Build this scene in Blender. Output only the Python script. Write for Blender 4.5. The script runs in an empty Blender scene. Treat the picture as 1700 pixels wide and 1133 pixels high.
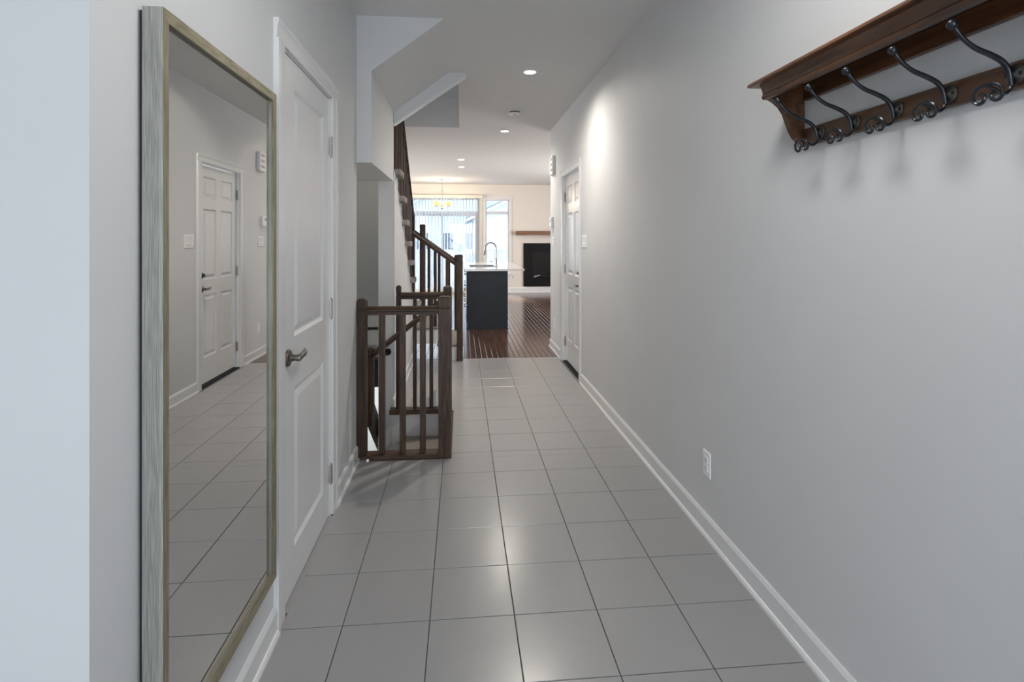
import bpy, math, random
from mathutils import Vector, Matrix
random.seed(7)
PI = math.pi
scene = bpy.context.scene
COL = scene.collection

# ------------------------------------------------------------------ camera
H, F, YAW, HY = 1.365, 902.5, 0.0921, 397.0
cd = bpy.data.cameras.new('camera'); cam = bpy.data.objects.new('camera', cd); COL.objects.link(cam)
cam.location = (0, 0, H); cam.rotation_euler = (PI/2, 0, -YAW)
cd.sensor_fit = 'HORIZONTAL'; cd.sensor_width = 36.0; cd.lens = 36.0*F/1700.0
cd.shift_y = (HY-566.5)/1700.0; cd.clip_start = 0.02; cd.clip_end = 300
scene.camera = cam

# ------------------------------------------------------------------ view, world, sun, daylight
scene.view_settings.view_transform = 'Standard'; scene.view_settings.look = 'None'
scene.view_settings.gamma = 1.0; scene.view_settings.exposure = 0.20
scene.view_settings.use_curve_mapping = False
w = bpy.data.worlds.new('sky'); scene.world = w; w.use_nodes = True
nt = w.node_tree; nt.nodes.clear()
wo = nt.nodes.new('ShaderNodeOutputWorld'); bg = nt.nodes.new('ShaderNodeBackground')
tc = nt.nodes.new('ShaderNodeTexCoord'); sx = nt.nodes.new('ShaderNodeSeparateXYZ'); cr = nt.nodes.new('ShaderNodeValToRGB')
nt.links.new(tc.outputs['Generated'], sx.inputs[0]); nt.links.new(sx.outputs['Z'], cr.inputs[0])
cr.color_ramp.elements[0].position = 0.0; cr.color_ramp.elements[0].color = (0.90, 0.95, 1.0, 1)
cr.color_ramp.elements[1].position = 0.7; cr.color_ramp.elements[1].color = (0.60, 0.78, 1.0, 1)
nt.links.new(cr.outputs[0], bg.inputs[0]); bg.inputs[1].default_value = 2.5
nt.links.new(bg.outputs[0], wo.inputs[0])

def lamp(name, kind, loc, energy, color=(1, 1, 1), direction=None, **k):
    ld = bpy.data.lights.new(name, kind); ld.energy = energy; ld.color = color
    for a, b in k.items(): setattr(ld, a, b)
    o = bpy.data.objects.new(name, ld); COL.objects.link(o); o.location = loc
    if direction is not None:
        o.rotation_euler = Vector(direction).to_track_quat('-Z', 'Y').to_euler()
    return o
lamp('sun', 'SUN', (0, 20, 12), 15.0, (1.0, 0.93, 0.82), (0.21, -1.0, -1.03), angle=0.01)
# daylight through the open front door and the sidelight behind the photographer
lamp('front_door_daylight', 'AREA', (-0.1, -3.22, 1.15), 55, (0.80, 0.90, 1.0), (0.0, 1, 0.0), shape='RECTANGLE', size=1.7, size_y=2.1)
# area lights added at unseen side windows to brighten the far room
lamp('added_kitchen_side_light', 'AREA', (-4.12, 10.6, 1.5), 130, (1.0, 0.97, 0.93), (1, 0, 0), shape='RECTANGLE', size=2.4, size_y=1.5)
lamp('added_living_side_light', 'AREA', (4.12, 10.0, 1.5), 130, (1.0, 0.96, 0.92), (-1, 0, 0), shape='RECTANGLE', size=2.4, size_y=1.6)
lamp('upstairs_fill_light', 'POINT', (-0.6, 6.2, 5.0), 16, (0.95, 0.97, 1.0), shadow_soft_size=0.15)  # unseen point light added to brighten the upper storey
lamp('basement_fill_light', 'POINT', (-2.0, 6.9, -0.7), 60, (0.93, 1.0, 0.98), shadow_soft_size=0.12)  # unseen point light added to light up the basement wall
lamp('basement_stair_fill_light', 'POINT', (-1.5, 4.0, 1.5), 3.5, (1.0, 0.88, 0.66), shadow_soft_size=0.08)  # unseen warm point light added to lift the sloped stair soffit
for nm, loc, sx_, sy_ in (('patio_door_portal', (-0.5, 13.95, 1.2), 1.9, 2.35), ('window_portal', (0.9, 13.95, 1.4), 0.6, 1.9)):
    p = lamp(nm, 'AREA', loc, 1, (1, 1, 1), (0, -1, 0), shape='RECTANGLE', size=sx_, size_y=sy_); p.data.cycles.is_portal = True
scene.cycles.max_bounces = 10; scene.cycles.diffuse_bounces = 6; scene.cycles.glossy_bounces = 4
scene.cycles.transmission_bounces = 6; scene.cycles.transparent_max_bounces = 12
scene.cycles.caustics_reflective = False; scene.cycles.caustics_refractive = False
scene.cycles.sample_clamp_indirect = 4.0

# ------------------------------------------------------------------ materials
MATS = {}
def mat(name, color, rough=0.5, metal=0.0, noise=None, bump=None, wood=None, spec=0.5, emit=None, coat=0.0, rnoise=None):
    m = bpy.data.materials.new(name); m.use_nodes = True; t = m.node_tree; b = t.nodes['Principled BSDF']
    b.inputs['Base Color'].default_value = (*color, 1); b.inputs['Roughness'].default_value = rough
    b.inputs['Metallic'].default_value = metal; b.inputs['Specular IOR Level'].default_value = spec
    if coat: b.inputs['Coat Weight'].default_value = coat; b.inputs['Coat Roughness'].default_value = 0.12
    if emit:
        b.inputs['Emission Color'].default_value = (*emit[0], 1); b.inputs['Emission Strength'].default_value = emit[1]
    tcn = t.nodes.new('ShaderNodeTexCoord'); mp = t.nodes.new('ShaderNodeMapping')
    t.links.new(tcn.outputs['Object'], mp.inputs[0])
    def ntex(scale, detail=4, vec=None, dist=0.0):
        n = t.nodes.new('ShaderNodeTexNoise'); n.inputs['Scale'].default_value = scale; n.inputs['Detail'].default_value = detail
        n.inputs['Distortion'].default_value = dist
        t.links.new((vec or mp).outputs[0], n.inputs['Vector']); return n
    if noise:                                   # noise=(scale, amount)
        n = ntex(noise[0]); r = t.nodes.new('ShaderNodeValToRGB')
        r.color_ramp.elements[0].position = 0.3; r.color_ramp.elements[1].position = 0.7
        a = noise[1]
        r.color_ramp.elements[0].color = (*[max(0, c*(1-a)) for c in color], 1)
        r.color_ramp.elements[1].color = (*[min(1, c*(1+a)) for c in color], 1)
        t.links.new(n.outputs['Fac'], r.inputs[0]); t.links.new(r.outputs[0], b.inputs['Base Color'])
    if wood:                                    # wood=(stretch xyz, dark, light)
        mp.inputs['Scale'].default_value = wood[0]
        oi = t.nodes.new('ShaderNodeObjectInfo'); ad = t.nodes.new('ShaderNodeVectorMath'); ad.operation = 'ADD'
        ms = t.nodes.new('ShaderNodeMath'); ms.operation = 'MULTIPLY'; ms.inputs[1].default_value = 40
        t.links.new(oi.outputs['Random'], ms.inputs[0]); t.links.new(mp.outputs[0], ad.inputs[0]); t.links.new(ms.outputs[0], ad.inputs[1])
        n = ntex(1.0, 6, ad, 0.6); r = t.nodes.new('ShaderNodeValToRGB')
        r.color_ramp.elements[0].position = 0.32; r.color_ramp.elements[1].position = 0.68
        r.color_ramp.elements[0].color = (*wood[1], 1); r.color_ramp.elements[1].color = (*wood[2], 1)
        t.links.new(n.outputs['Fac'], r.inputs[0])
        mx = t.nodes.new('ShaderNodeHueSaturation'); mr = t.nodes.new('ShaderNodeMapRange')
        mr.inputs['To Min'].default_value = 0.8; mr.inputs['To Max'].default_value = 1.2
        t.links.new(oi.outputs['Random'], mr.inputs['Value']); t.links.new(mr.outputs[0], mx.inputs['Value'])
        t.links.new(r.outputs[0], mx.inputs['Color']); t.links.new(mx.outputs[0], b.inputs['Base Color'])
        bm_ = t.nodes.new('ShaderNodeBump'); bm_.inputs['Strength'].default_value = 0.12; bm_.inputs['Distance'].default_value = 0.002
        t.links.new(n.outputs['Fac'], bm_.inputs['Height']); t.links.new(bm_.outputs[0], b.inputs['Normal'])
    if bump:                                    # bump=(scale, strength, distance)
        n = ntex(bump[0], 3); bm_ = t.nodes.new('ShaderNodeBump')
        bm_.inputs['Strength'].default_value = bump[1]; bm_.inputs['Distance'].default_value = bump[2]
        t.links.new(n.outputs['Fac'], bm_.inputs['Height']); t.links.new(bm_.outputs[0], b.inputs['Normal'])
    if rnoise:                                  # rnoise=(scale, lo, hi)
        n = ntex(rnoise[0], 3); mr = t.nodes.new('ShaderNodeMapRange')
        mr.inputs['From Min'].default_value = 0.35; mr.inputs['From Max'].default_value = 0.65
        mr.inputs['To Min'].default_value = rnoise[1]; mr.inputs['To Max'].default_value = rnoise[2]
        t.links.new(n.outputs['Fac'], mr.inputs['Value']); t.links.new(mr.outputs[0], b.inputs['Roughness'])
    MATS[name] = m; return m
WALL = mat('wall_paint', (0.66, 0.665, 0.67), 0.55, noise=(3, 0.015), bump=(260, 0.10, 0.001), spec=0.3)
WALLW = mat('living_wall_paint', (0.76, 0.71, 0.66), 0.6, noise=(3, 0.01), bump=(260, 0.08, 0.001), spec=0.3)
CEIL = mat('ceiling_paint', (0.72, 0.715, 0.71), 0.8, noise=(4, 0.01), spec=0.2)
TRIM = mat('white_trim_paint', (0.75, 0.755, 0.76), 0.26, noise=(6, 0.008))
DOORP = mat('white_door_paint', (0.77, 0.77, 0.775), 0.25, noise=(6, 0.01), bump=(90, 0.02, 0.001))
TILE = mat('grey_beige_tile', (0.33, 0.323, 0.325), 0.3, noise=(14, 0.012), bump=(14, 0.02, 0.003), rnoise=(9, 0.22, 0.26), spec=0.85)
GROUT = mat('grey_grout', (0.07, 0.066, 0.063), 0.85, noise=(60, 0.1))
OAK = mat('dark_oak_floor', (0.06, 0.03, 0.02), 0.2, spec=0.5, coat=0.35, wood=((60, 3, 10), (0.045, 0.019, 0.011), (0.11, 0.05, 0.03)))
RAILM = mat('stained_oak_rail', (0.06, 0.04, 0.03), 0.45, spec=0.3, wood=((70, 70, 5), (0.022, 0.012, 0.007), (0.092, 0.052, 0.032)))
RAILH = mat('stained_oak_rail_along_x', (0.06, 0.04, 0.03), 0.45, spec=0.3, wood=((5, 70, 70), (0.022, 0.012, 0.007), (0.092, 0.052, 0.032)))
RACK = mat('brown_rack_wood', (0.12, 0.05, 0.02), 0.33, wood=((40, 4, 40), (0.045, 0.018, 0.009), (0.15, 0.065, 0.027)), coat=0.2)
IRON = mat('dark_iron', (0.055, 0.058, 0.065), 0.32, 0.9, noise=(50, 0.2), bump=(120, 0.15, 0.0006))
IRONL = mat('iron_plate', (0.11, 0.105, 0.10), 0.35, 0.8, noise=(60, 0.25))
NICKEL = mat('satin_nickel', (0.42, 0.40, 0.37), 0.28, 1.0, noise=(80, 0.05))
DNICKEL = mat('aged_nickel', (0.20, 0.185, 0.165), 0.3, 1.0, noise=(80, 0.08))
CHROME = mat('chrome', (0.42, 0.42, 0.43), 0.15, 1.0, noise=(50, 0.02))
SILVER = mat('brushed_silver_leaf', (0.40, 0.42, 0.41), 0.4, 0.3, wood=((650, 650, 12), (0.22, 0.22, 0.20), (0.47, 0.47, 0.43)))
CHAMP = mat('champagne_leaf', (0.25, 0.22, 0.15), 0.4, 0.3, wood=((120, 120, 14), (0.20, 0.175, 0.105), (0.36, 0.32, 0.22)))
CHAMPY = mat('champagne_leaf_along_y', (0.25, 0.22, 0.15), 0.4, 0.3, wood=((120, 14, 120), (0.20, 0.175, 0.105), (0.36, 0.32, 0.22)))
GLASSM = mat('mirror_glass', (0.72, 0.725, 0.715), 0.0, 1.0)
BLACK = mat('black_backing', (0.012, 0.012, 0.013), 0.6, noise=(30, 0.1))
CARPET = mat('beige_carpet', (0.30, 0.27, 0.25), 0.95, noise=(140, 0.25), bump=(220, 0.9, 0.006), spec=0.1)
PLATE = mat('white_plastic', (0.88, 0.88, 0.88), 0.3, noise=(20, 0.01))
DPLATE = mat('grey_plastic', (0.35, 0.35, 0.35), 0.4, noise=(20, 0.02))
ISL = mat('charcoal_cabinet', (0.011, 0.0145, 0.019), 0.35, spec=0.3, noise=(12, 0.08))
QUARTZ = mat('white_quartz', (0.78, 0.78, 0.78), 0.12, noise=(10, 0.03))
FPB = mat('black_metal', (0.005, 0.005, 0.006), 0.6, spec=0.2, noise=(20, 0.1))
FPG = mat('firebox_glass', (0.012, 0.013, 0.014), 0.15, spec=0.3, noise=(5, 0.2))
MANTEL = mat('mantel_wood', (0.24, 0.11, 0.055), 0.4, wood=((5, 60, 60), (0.17, 0.075, 0.035), (0.30, 0.15, 0.08)))
VINYL = mat('white_vinyl_frame', (0.62, 0.64, 0.68), 0.35, noise=(20, 0.01))
VAL = mat('cream_valance', (0.80, 0.77, 0.66), 0.45, noise=(20, 0.01))
SHADE = mat('lit_shade_glass', (0.35, 0.27, 0.12), 0.3, noise=(20, 0.02), emit=((1.0, 0.74, 0.36), 0.75))
BULB = mat('lit_lamp_lens', (1, 0.95, 0.85), 0.4, emit=((1.0, 0.90, 0.72), 9.0))
OPAL = mat('lit_opal_glass', (0.9, 0.9, 0.88), 0.4, emit=((1, 0.97, 0.92), 3.0))
SIDING = mat('pale_siding', (0.60, 0.66, 0.72), 0.7, noise=(3, 0.04))
ROOFM = mat('grey_roof', (0.22, 0.26, 0.32), 0.8, noise=(12, 0.2))
FASCIA = mat('white_fascia', (0.85, 0.87, 0.9), 0.5, noise=(5, 0.02))
DGLASS = mat('house_window_glass', (0.10, 0.14, 0.18), 0.1, noise=(2, 0.2))
SNOW = mat('snowy_ground', (0.6, 0.63, 0.67), 0.9, noise=(2, 0.04), bump=(4, 0.3, 0.05))
FENCE = mat('weathered_fence', (0.42, 0.44, 0.47), 0.8, wood=((30, 30, 4), (0.36, 0.38, 0.41), (0.50, 0.52, 0.55)))
def slat_material():
    m = bpy.data.materials.new('blind_slat_vinyl'); m.use_nodes = True; t = m.node_tree; b = t.nodes['Principled BSDF']
    b.inputs['Base Color'].default_value = (0.66, 0.68, 0.72, 1); b.inputs['Roughness'].default_value = 0.5
    n = t.nodes.new('ShaderNodeTexNoise'); n.inputs['Scale'].default_value = 30
    bm_ = t.nodes.new('ShaderNodeBump'); bm_.inputs['Strength'].default_value = 0.05
    t.links.new(n.outputs['Fac'], bm_.inputs['Height']); t.links.new(bm_.outputs[0], b.inputs['Normal'])
    tr = t.nodes.new('ShaderNodeBsdfTranslucent'); tr.inputs[0].default_value = (0.85, 0.88, 0.92, 1)
    mx = t.nodes.new('ShaderNodeMixShader'); mx.inputs[0].default_value = 0.12
    t.links.new(b.outputs[0], mx.inputs[1]); t.links.new(tr.outputs[0], mx.inputs[2])
    t.links.new(mx.outputs[0], t.nodes['Material Output'].inputs[0]); return m
SLAT = slat_material()
def glass_material():
    m = bpy.data.materials.new('window_glass'); m.use_nodes = True; t = m.node_tree; t.nodes.remove(t.nodes['Principled BSDF'])
    a = t.nodes.new('ShaderNodeBsdfTransparent'); a.inputs[0].default_value = (0.93, 0.96, 0.97, 1)
    g = t.nodes.new('ShaderNodeBsdfGlossy'); g.inputs['Roughness'].default_value = 0.02
    mx = t.nodes.new('ShaderNodeMixShader'); mx.inputs[0].default_value = 0.05
    t.links.new(a.outputs[0], mx.inputs[1]); t.links.new(g.outputs[0], mx.inputs[2])
    t.links.new(mx.outputs[0], t.nodes['Material Output'].inputs[0]); return m
GLASS = glass_material()

# ------------------------------------------------------------------ mesh helpers
class MB:
    """collects geometry in world coordinates"""
    def __init__(s): s.v = []; s.f = []; s.smooth = []
    def add(s, vs, fs, smooth=False):
        n = len(s.v); s.v += [tuple(v) for v in vs]; s.f += [tuple(n+i for i in f) for f in fs]; s.smooth += [smooth]*len(fs); return s
    def box(s, x0, x1, y0, y1, z0, z1, b=0.0):
        if x1 < x0: x0, x1 = x1, x0
        if y1 < y0: y0, y1 = y1, y0
        if z1 < z0: z0, z1 = z1, z0
        if b <= 0:
            vs = [(x, y, z) for z in (z0, z1) for y in (y0, y1) for x in (x0, x1)]
            return s.add(vs, [(0, 2, 3, 1), (4, 5, 7, 6), (0, 1, 5, 4), (2, 6, 7, 3), (0, 4, 6, 2), (1, 3, 7, 5)])
        b = min(b, (x1-x0)/2.01, (y1-y0)/2.01, (z1-z0)/2.01)
        def ring(i, z): return [(x0+i, y0+i, z), (x1-i, y0+i, z), (x1-i, y1-i, z), (x0+i, y1-i, z)]
        vs = ring(b, z0)+ring(0, z0+b)+ring(0, z1-b)+ring(b, z1)
        fs = [(3, 2, 1, 0), (12, 13, 14, 15)]
        for r in range(3):
            for i in range(4): j = (i+1) % 4; fs.append((r*4+i, r*4+j, r*4+4+j, r*4+4+i))
        return s.add(vs, fs)
    def prism(s, pts, axis, a0, a1):
        """polygon (2D) extruded along axis: x:(y,z) y:(x,z) z:(x,y)"""
        def P(p, a):
            return {'x': (a, p[0], p[1]), 'y': (p[0], a, p[1]), 'z': (p[0], p[1], a)}[axis]
        n = len(pts); vs = [P(p, a0) for p in pts]+[P(p, a1) for p in pts]
        fs = [tuple(range(n)), tuple(range(2*n-1, n-1, -1))]
        for i in range(n): j = (i+1) % n; fs.append((i, n+i, n+j, j))
        return s.add(vs, fs)
    def beam(s, p, q, prof, up=(0, 0, 1)):
        """profile (side, up) swept from p to q"""
        p, q = Vector(p), Vector(q); d = (q-p).normalized(); up = Vector(up)
        sd = d.cross(up).normalized(); u = up if abs(d.z) < 0.9 else sd.cross(d)
        n = len(prof); vs = [tuple(c+sd*a+u*b) for c in (p, q) for a, b in prof]
        fs = [tuple(range(n)), tuple(range(2*n-1, n-1, -1))]
        for i in range(n): j = (i+1) % n; fs.append((i, n+i, n+j, j))
        return s.add(vs, fs)
    def tube(s, pts, r, seg=10, closed_ends=True):
        pts = [Vector(p) for p in pts]; n = len(pts); rs = r if isinstance(r, (list, tuple)) else [r]*n
        t0 = (pts[1]-pts[0]).normalized(); a = t0.orthogonal().normalized(); vs = []
        for i in range(n):
            t = (pts[min(i+1, n-1)]-pts[max(i-1, 0)]).normalized()
            a = (a-t*a.dot(t)).normalized(); b = t.cross(a)
            for k in range(seg):
                c = 2*PI*k/seg; vs.append(tuple(pts[i]+(a*math.cos(c)+b*math.sin(c))*rs[i]))
        fs = []
        for i in range(n-1):
            for k in range(seg): l = (k+1) % seg; fs.append((i*seg+k, i*seg+l, (i+1)*seg+l, (i+1)*seg+k))
        if closed_ends: fs += [tuple(range(seg-1, -1, -1)), tuple((n-1)*seg+k for k in range(seg))]
        return s.add(vs, fs, True)
    def lathe(s, prof, c, axis='z', seg=24):
        """prof: (radius, height) pairs around axis through c"""
        vs = []; n = len(prof); c = Vector(c)
        for r, h in prof:
            for k in range(seg):
                a = 2*PI*k/seg; u, v = r*math.cos(a), r*math.sin(a)
                vs.append(tuple(c+Vector({'z': (u, v, h), 'x': (h, u, v), 'y': (u, h, v)}[axis])))
        fs = []
        for i in range(n-1):
            for k in range(seg): l = (k+1) % seg; fs.append((i*seg+k, i*seg+l, (i+1)*seg+l, (i+1)*seg+k))
        fs += [tuple(range(seg-1, -1, -1)), tuple((n-1)*seg+k for k in range(seg))]
        return s.add(vs, fs, True)
    def ball(s, c, r, seg=14):
        pr = [(max(1e-4, r*math.sin(PI*i/8)), -r*math.cos(PI*i/8)) for i in range(9)]
        return s.lathe(pr, c, 'z', seg)

ORG = {}
def obj(name, mb, m, parent=None, label=None, cat=None, group=None, kind=None, org=None, rim=True):
    """links the collected geometry as ONE mesh object"""
    o_ = Vector(ORG[parent.name]) if parent is not None else Vector(org or (0, 0, 0))
    me = bpy.data.meshes.new(name)
    me.from_pydata([tuple(Vector(v)-o_) for v in mb.v], [], mb.f)
    me.polygons.foreach_set('use_smooth', mb.smooth)
    me.materials.append(m); me.update()
    import bmesh
    bm = bmesh.new(); bm.from_mesh(me); bmesh.ops.recalc_face_normals(bm, faces=bm.faces); bm.to_mesh(me); bm.free()
    if any(mb.smooth): me.set_sharp_from_angle(angle=math.radians(40))
    o = bpy.data.objects.new(name, me); COL.objects.link(o)
    ORG[o.name] = tuple(o_)
    if parent is not None: o.parent = parent
    else: o.location = o_
    tag(o, label, cat, group, kind); return o
def tag(o, label=None, cat=None, group=None, kind=None):
    if label: o['label'] = label
    if cat: o['category'] = cat
    if group: o['group'] = group
    if kind: o['kind'] = kind
def thing(name, loc, label, cat, group=None):
    o = bpy.data.objects.new(name, None); COL.objects.link(o); o.location = loc; o.empty_display_size = 0.1
    ORG[o.name] = tuple(loc); tag(o, label, cat, group); return o
def st(name, mb, m, label=None, parent=None):
    return obj(name, mb, m, parent, label=label, kind=None if parent is not None else 'structure')
def copy_tree(o, parent=None, delta=(0, 0, 0)):
    c = o.copy(); COL.objects.link(c)
    if parent is not None: c.parent = parent
    c.location = o.location+Vector(delta)
    for ch in o.children: copy_tree(ch, c)
    ORG[c.name] = tuple(Vector(ORG[o.name])+Vector(delta)); return c
def dup_part(o, delta):
    c = o.copy(); COL.objects.link(c); c.location = o.location+Vector(delta)
    ORG[c.name] = ORG[o.name]
    for ch in o.children:
        d = ch.copy(); COL.objects.link(d); d.parent = c; ORG[d.name] = ORG[ch.name]
    return c

XR, XL, CZ = 1.125, -0.645, 2.743
# ------------------------------------------------------------------ tile floor
TS, TX0, TY0, G = 0.30453, -0.4188, 1.6599, 0.0016
fl = MB()
fl.box(-2.1, XR, -3.25, 3.47, -0.3, -0.003); fl.box(-0.10, XR, 3.47, 4.40, -0.3, -0.003)
fl.box(-0.54, XR, 4.40, 6.22, -0.3, -0.003)
floor = st('floor', fl, GROUT, 'greige square ceramic tile floor of the hallway with dark grout lines')
def tile_mesh(x0, x1, y0, y1):
    m_ = MB(); b = 0.0012
    vs = [(x0, y0, -0.01), (x1, y0, -0.01), (x1, y1, -0.01), (x0, y1, -0.01),
          (x0, y0, -b), (x1, y0, -b), (x1, y1, -b), (x0, y1, -b),
          (x0+b, y0+b, 0), (x1-b, y0+b, 0), (x1-b, y1-b, 0), (x0+b, y1-b, 0)]
    fs = [(3, 2, 1, 0), (8, 9, 10, 11)]
    for r in (0, 4):
        for i in range(4): j = (i+1) % 4; fs.append((r+i, r+j, r+4+j, r+4+i))
    return m_.add(vs, fs)
REG = [(-1.95, XR-0.012, -1.55, 0.99), (XL+0.012, XR-0.012, 0.99, 3.40), (-0.065, XR-0.012, 3.40, 4.36), (-0.54, XR-0.012, 4.36, 6.215)]
full = None
for i in range(-5, 6):
    for j in range(-11, 16):
        a0, a1, b0, b1 = TX0+i*TS+G, TX0+(i+1)*TS-G, TY0+j*TS+G, TY0+(j+1)*TS-G
        for (rx0, rx1, ry0, ry1) in REG:
            x0, x1, y0, y1 = max(a0, rx0), min(a1, rx1), max(b0, ry0), min(b1, ry1)
            if x1-x0 < 0.012 or y1-y0 < 0.012: continue
            if abs(x1-x0-(a1-a0)) < 1e-6 and abs(y1-y0-(b1-b0)) < 1e-6:
                if full is None:
                    full = obj('tile', tile_mesh(-TS/2+G, TS/2-G, -TS/2+G, TS/2-G), TILE, floor); t_ = full
                else:
                    t_ = full.copy(); COL.objects.link(t_)
                t_.location = ((a0+a1)/2, (b0+b1)/2, random.uniform(-0.0003, 0.0003))
                t_.rotation_euler = (random.uniform(-1, 1)*0.0008, random.uniform(-1, 1)*0.0008, 0)
            else:
                obj('tile', tile_mesh(x0, x1, y0, y1), TILE, floor)
# ------------------------------------------------------------------ oak plank floor
wf = MB(); wf.box(-4.0, 4.0, 6.22, 13.8, -0.3, -0.004)
wfl = st('floor_living', wf, BLACK, 'dark stained narrow oak plank floor of the far room')
rest = MB(); PW = 0.0635; count = 0
def plank(m_, x0, x1, y0, y1, zt=0.0):
    b = 0.0035
    vs = [(x0, y0, -0.012), (x1, y0, -0.012), (x1, y1, -0.012), (x0, y1, -0.012),
          (x0, y0, zt-b*0.7), (x1, y0, zt-b*0.7), (x1, y1, zt-b*0.7), (x0, y1, zt-b*0.7),
          (x0+b, y0+b, zt), (x1-b, y0+b, zt), (x1-b, y1-b, zt), (x0+b, y1-b, zt)]
    fs = [(3, 2, 1, 0), (8, 9, 10, 11)]
    for r in (0, 4):
        for i in range(4): j = (i+1) % 4; fs.append((r+i, r+j, r+4+j, r+4+i))
    m_.add(vs, fs)
k = 0; x = -3.9
while x < 3.9:
    y = 6.222
    while y < 13.72:
        L = random.uniform(0.9, 1.9) if y > 6.3 else random.uniform(0.4, 1.7)
        y1 = min(y+L, 13.735)
        if 13.735-y1 < 0.3: y1 = 13.735
        if -0.1 < x < 2.35:
            m_ = MB(); plank(m_, x+0.0006, x+PW-0.0006, y+0.0006, y1-0.0006); obj('plank', m_, OAK, wfl); count += 1
        else: plank(rest, x+0.0006, x+PW-0.0006, y+0.0006, y1-0.0006)
        y = y1
    x += PW
obj('plank_field', rest, OAK, wfl, kind='stuff')

# ------------------------------------------------------------------ walls, ceiling
def wall_y(name, x0, x1, y0, y1, holes=(), z0=0, z1=CZ, m=WALL, label=None):
    """wall running along Y with holes (ya, yb, za, zb)"""
    mb = MB(); ys = sorted({y0, y1, *[h[0] for h in holes], *[h[1] for h in holes]})
    for a, b in zip(ys[:-1], ys[1:]):
        hs = [h for h in holes if h[0] <= a+1e-6 and h[1] >= b-1e-6]
        if not hs: mb.box(x0, x1, a, b, z0, z1); continue
        h = hs[0]
        if h[2] > z0+1e-6: mb.box(x0, x1, a, b, z0, h[2])
        if h[3] < z1-1e-6: mb.box(x0, x1, a, b, h[3], z1)
    return st(name, mb, m, label)
def wall_x(name, x0, x1, y0, y1, holes=(), z0=0, z1=CZ, m=WALL, label=None):
    mb = MB(); xs = sorted({x0, x1, *[h[0] for h in holes], *[h[1] for h in holes]})
    for a, b in zip(xs[:-1], xs[1:]):
        hs = [h for h in holes if h[0] <= a+1e-6 and h[1] >= b-1e-6]
        if not hs: mb.box(a, b, y0, y1, z0, z1); continue
        h = hs[0]
        if h[2] > z0+1e-6: mb.box(a, b, y0, y1, z0, h[2])
        if h[3] < z1-1e-6: mb.box(a, b, y0, y1, h[3], z1)
    return st(name, mb, m, label)
wall_y('wall_left', XL-0.12, XL, 1.009, 3.42, [(2.025, 2.77, 0, 2.065)], label='grey painted hallway wall holding the mirror and closet door')
wall_x('wall_near_left', -2.1, XL-0.12, 1.009, 1.12, label='pale grey wall facing the photographer at the left edge')
wall_y('wall_right', XR, XR+0.12, -3.25, 6.85, [(5.125, 6.015, 0, 2.065)], label='long grey painted wall holding the coat rack')
wall_x('wall_behind_camera', -2.1, XR, -3.25, -3.13, [(-0.95, 0.75, 0.0, 2.25)], label='entrance wall with the front door opening')
wall_y('wall_foyer_left', -2.22, -2.1, -3.25, 1.12, label='foyer side wall')
wall_x('wall_living_near', XR+0.12, 4.0, 6.73, 6.85, m=WALLW)
wall_y('wall_living_right', 4.0, 4.12, 6.73, 13.9, [(8.8, 11.2, 0.7, 2.3)], m=WALLW)
wall_y('wall_living_left', -4.12, -4.0, 7.2, 13.9, [(9.4, 11.8, 0.75, 2.25)], m=WALLW)
wall_x('wall_living_far', -4.0, 4.0, 13.75, 13.9, [(-1.45, 0.44, 0.0, 2.40), (0.60, 1.19, 0.48, 2.36)], m=WALLW, label='cream far wall with the patio door, narrow window and fireplace')
wall_x('wall_kitchen_near', -4.0, -1.55, 7.2, 7.3, m=WALLW)
# ceiling with the stairwell hole
HX, HY0, HY1 = -0.03, 4.55, 6.754
ce = MB(); T = CZ+0.365
ce.box(-2.2, XR+0.12, -3.25, 4.55, CZ, T); ce.box(HX, XR+0.12, 4.55, HY1, CZ, T); ce.box(-2.0, XR+0.12, HY1, 13.9, CZ, T)
ce.box(-4.1, -2.0, 7.2, 13.9, CZ, T); ce.box(XR+0.12, 4.1, 6.73, 13.9, CZ, T)
st('ceiling', ce, CEIL, 'smooth grey white ceiling with an opening over the stairs')
# upper storey seen through the hole
up = MB(); up.box(-2.2, 1.3, 8.6, 8.7, T, 5.5); up.box(-2.3, -2.2, 3.0, 8.7, T, 5.5); up.box(1.3, 1.4, 3.0, 8.7, T, 5.5); up.box(-2.3, 1.4, 2.9, 3.0, T, 5.5)
st('wall_upstairs', up, WALL); st('ceiling_upstairs', MB().box(-2.3, 1.4, 2.9, 8.7, 5.5, 5.6), CEIL)
# boxed underside of the upper flight
sb = MB().prism([(-1.95, 1.837), (-0.555, 1.837), (-0.555, 2.405), (-0.107, CZ+0.002), (-0.107, CZ+0.05), (-1.95, CZ+0.05)], 'y', 3.42, 4.52)
st('wall_stair_bulkhead', sb, WALL, 'boxed drywall underside of the upper stair flight')
sp = MB().prism([(-0.553, 2.31), (0.03, 2.722), (0.03, CZ+0.003), (-0.13, CZ+0.003), (-0.553, 2.43)], 'y', 4.52, 4.56)
st('wall_stair_stringer', sp, WALL)
st('trim_1', MB().beam((-0.553, 4.54, 2.304), (0.034, 4.54, 2.717), [(-0.035, -0.007), (0.035, -0.007), (0.035, 0.006), (-0.035, 0.006)]), TRIM, 'white cap under the sloped stair stringer')
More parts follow.
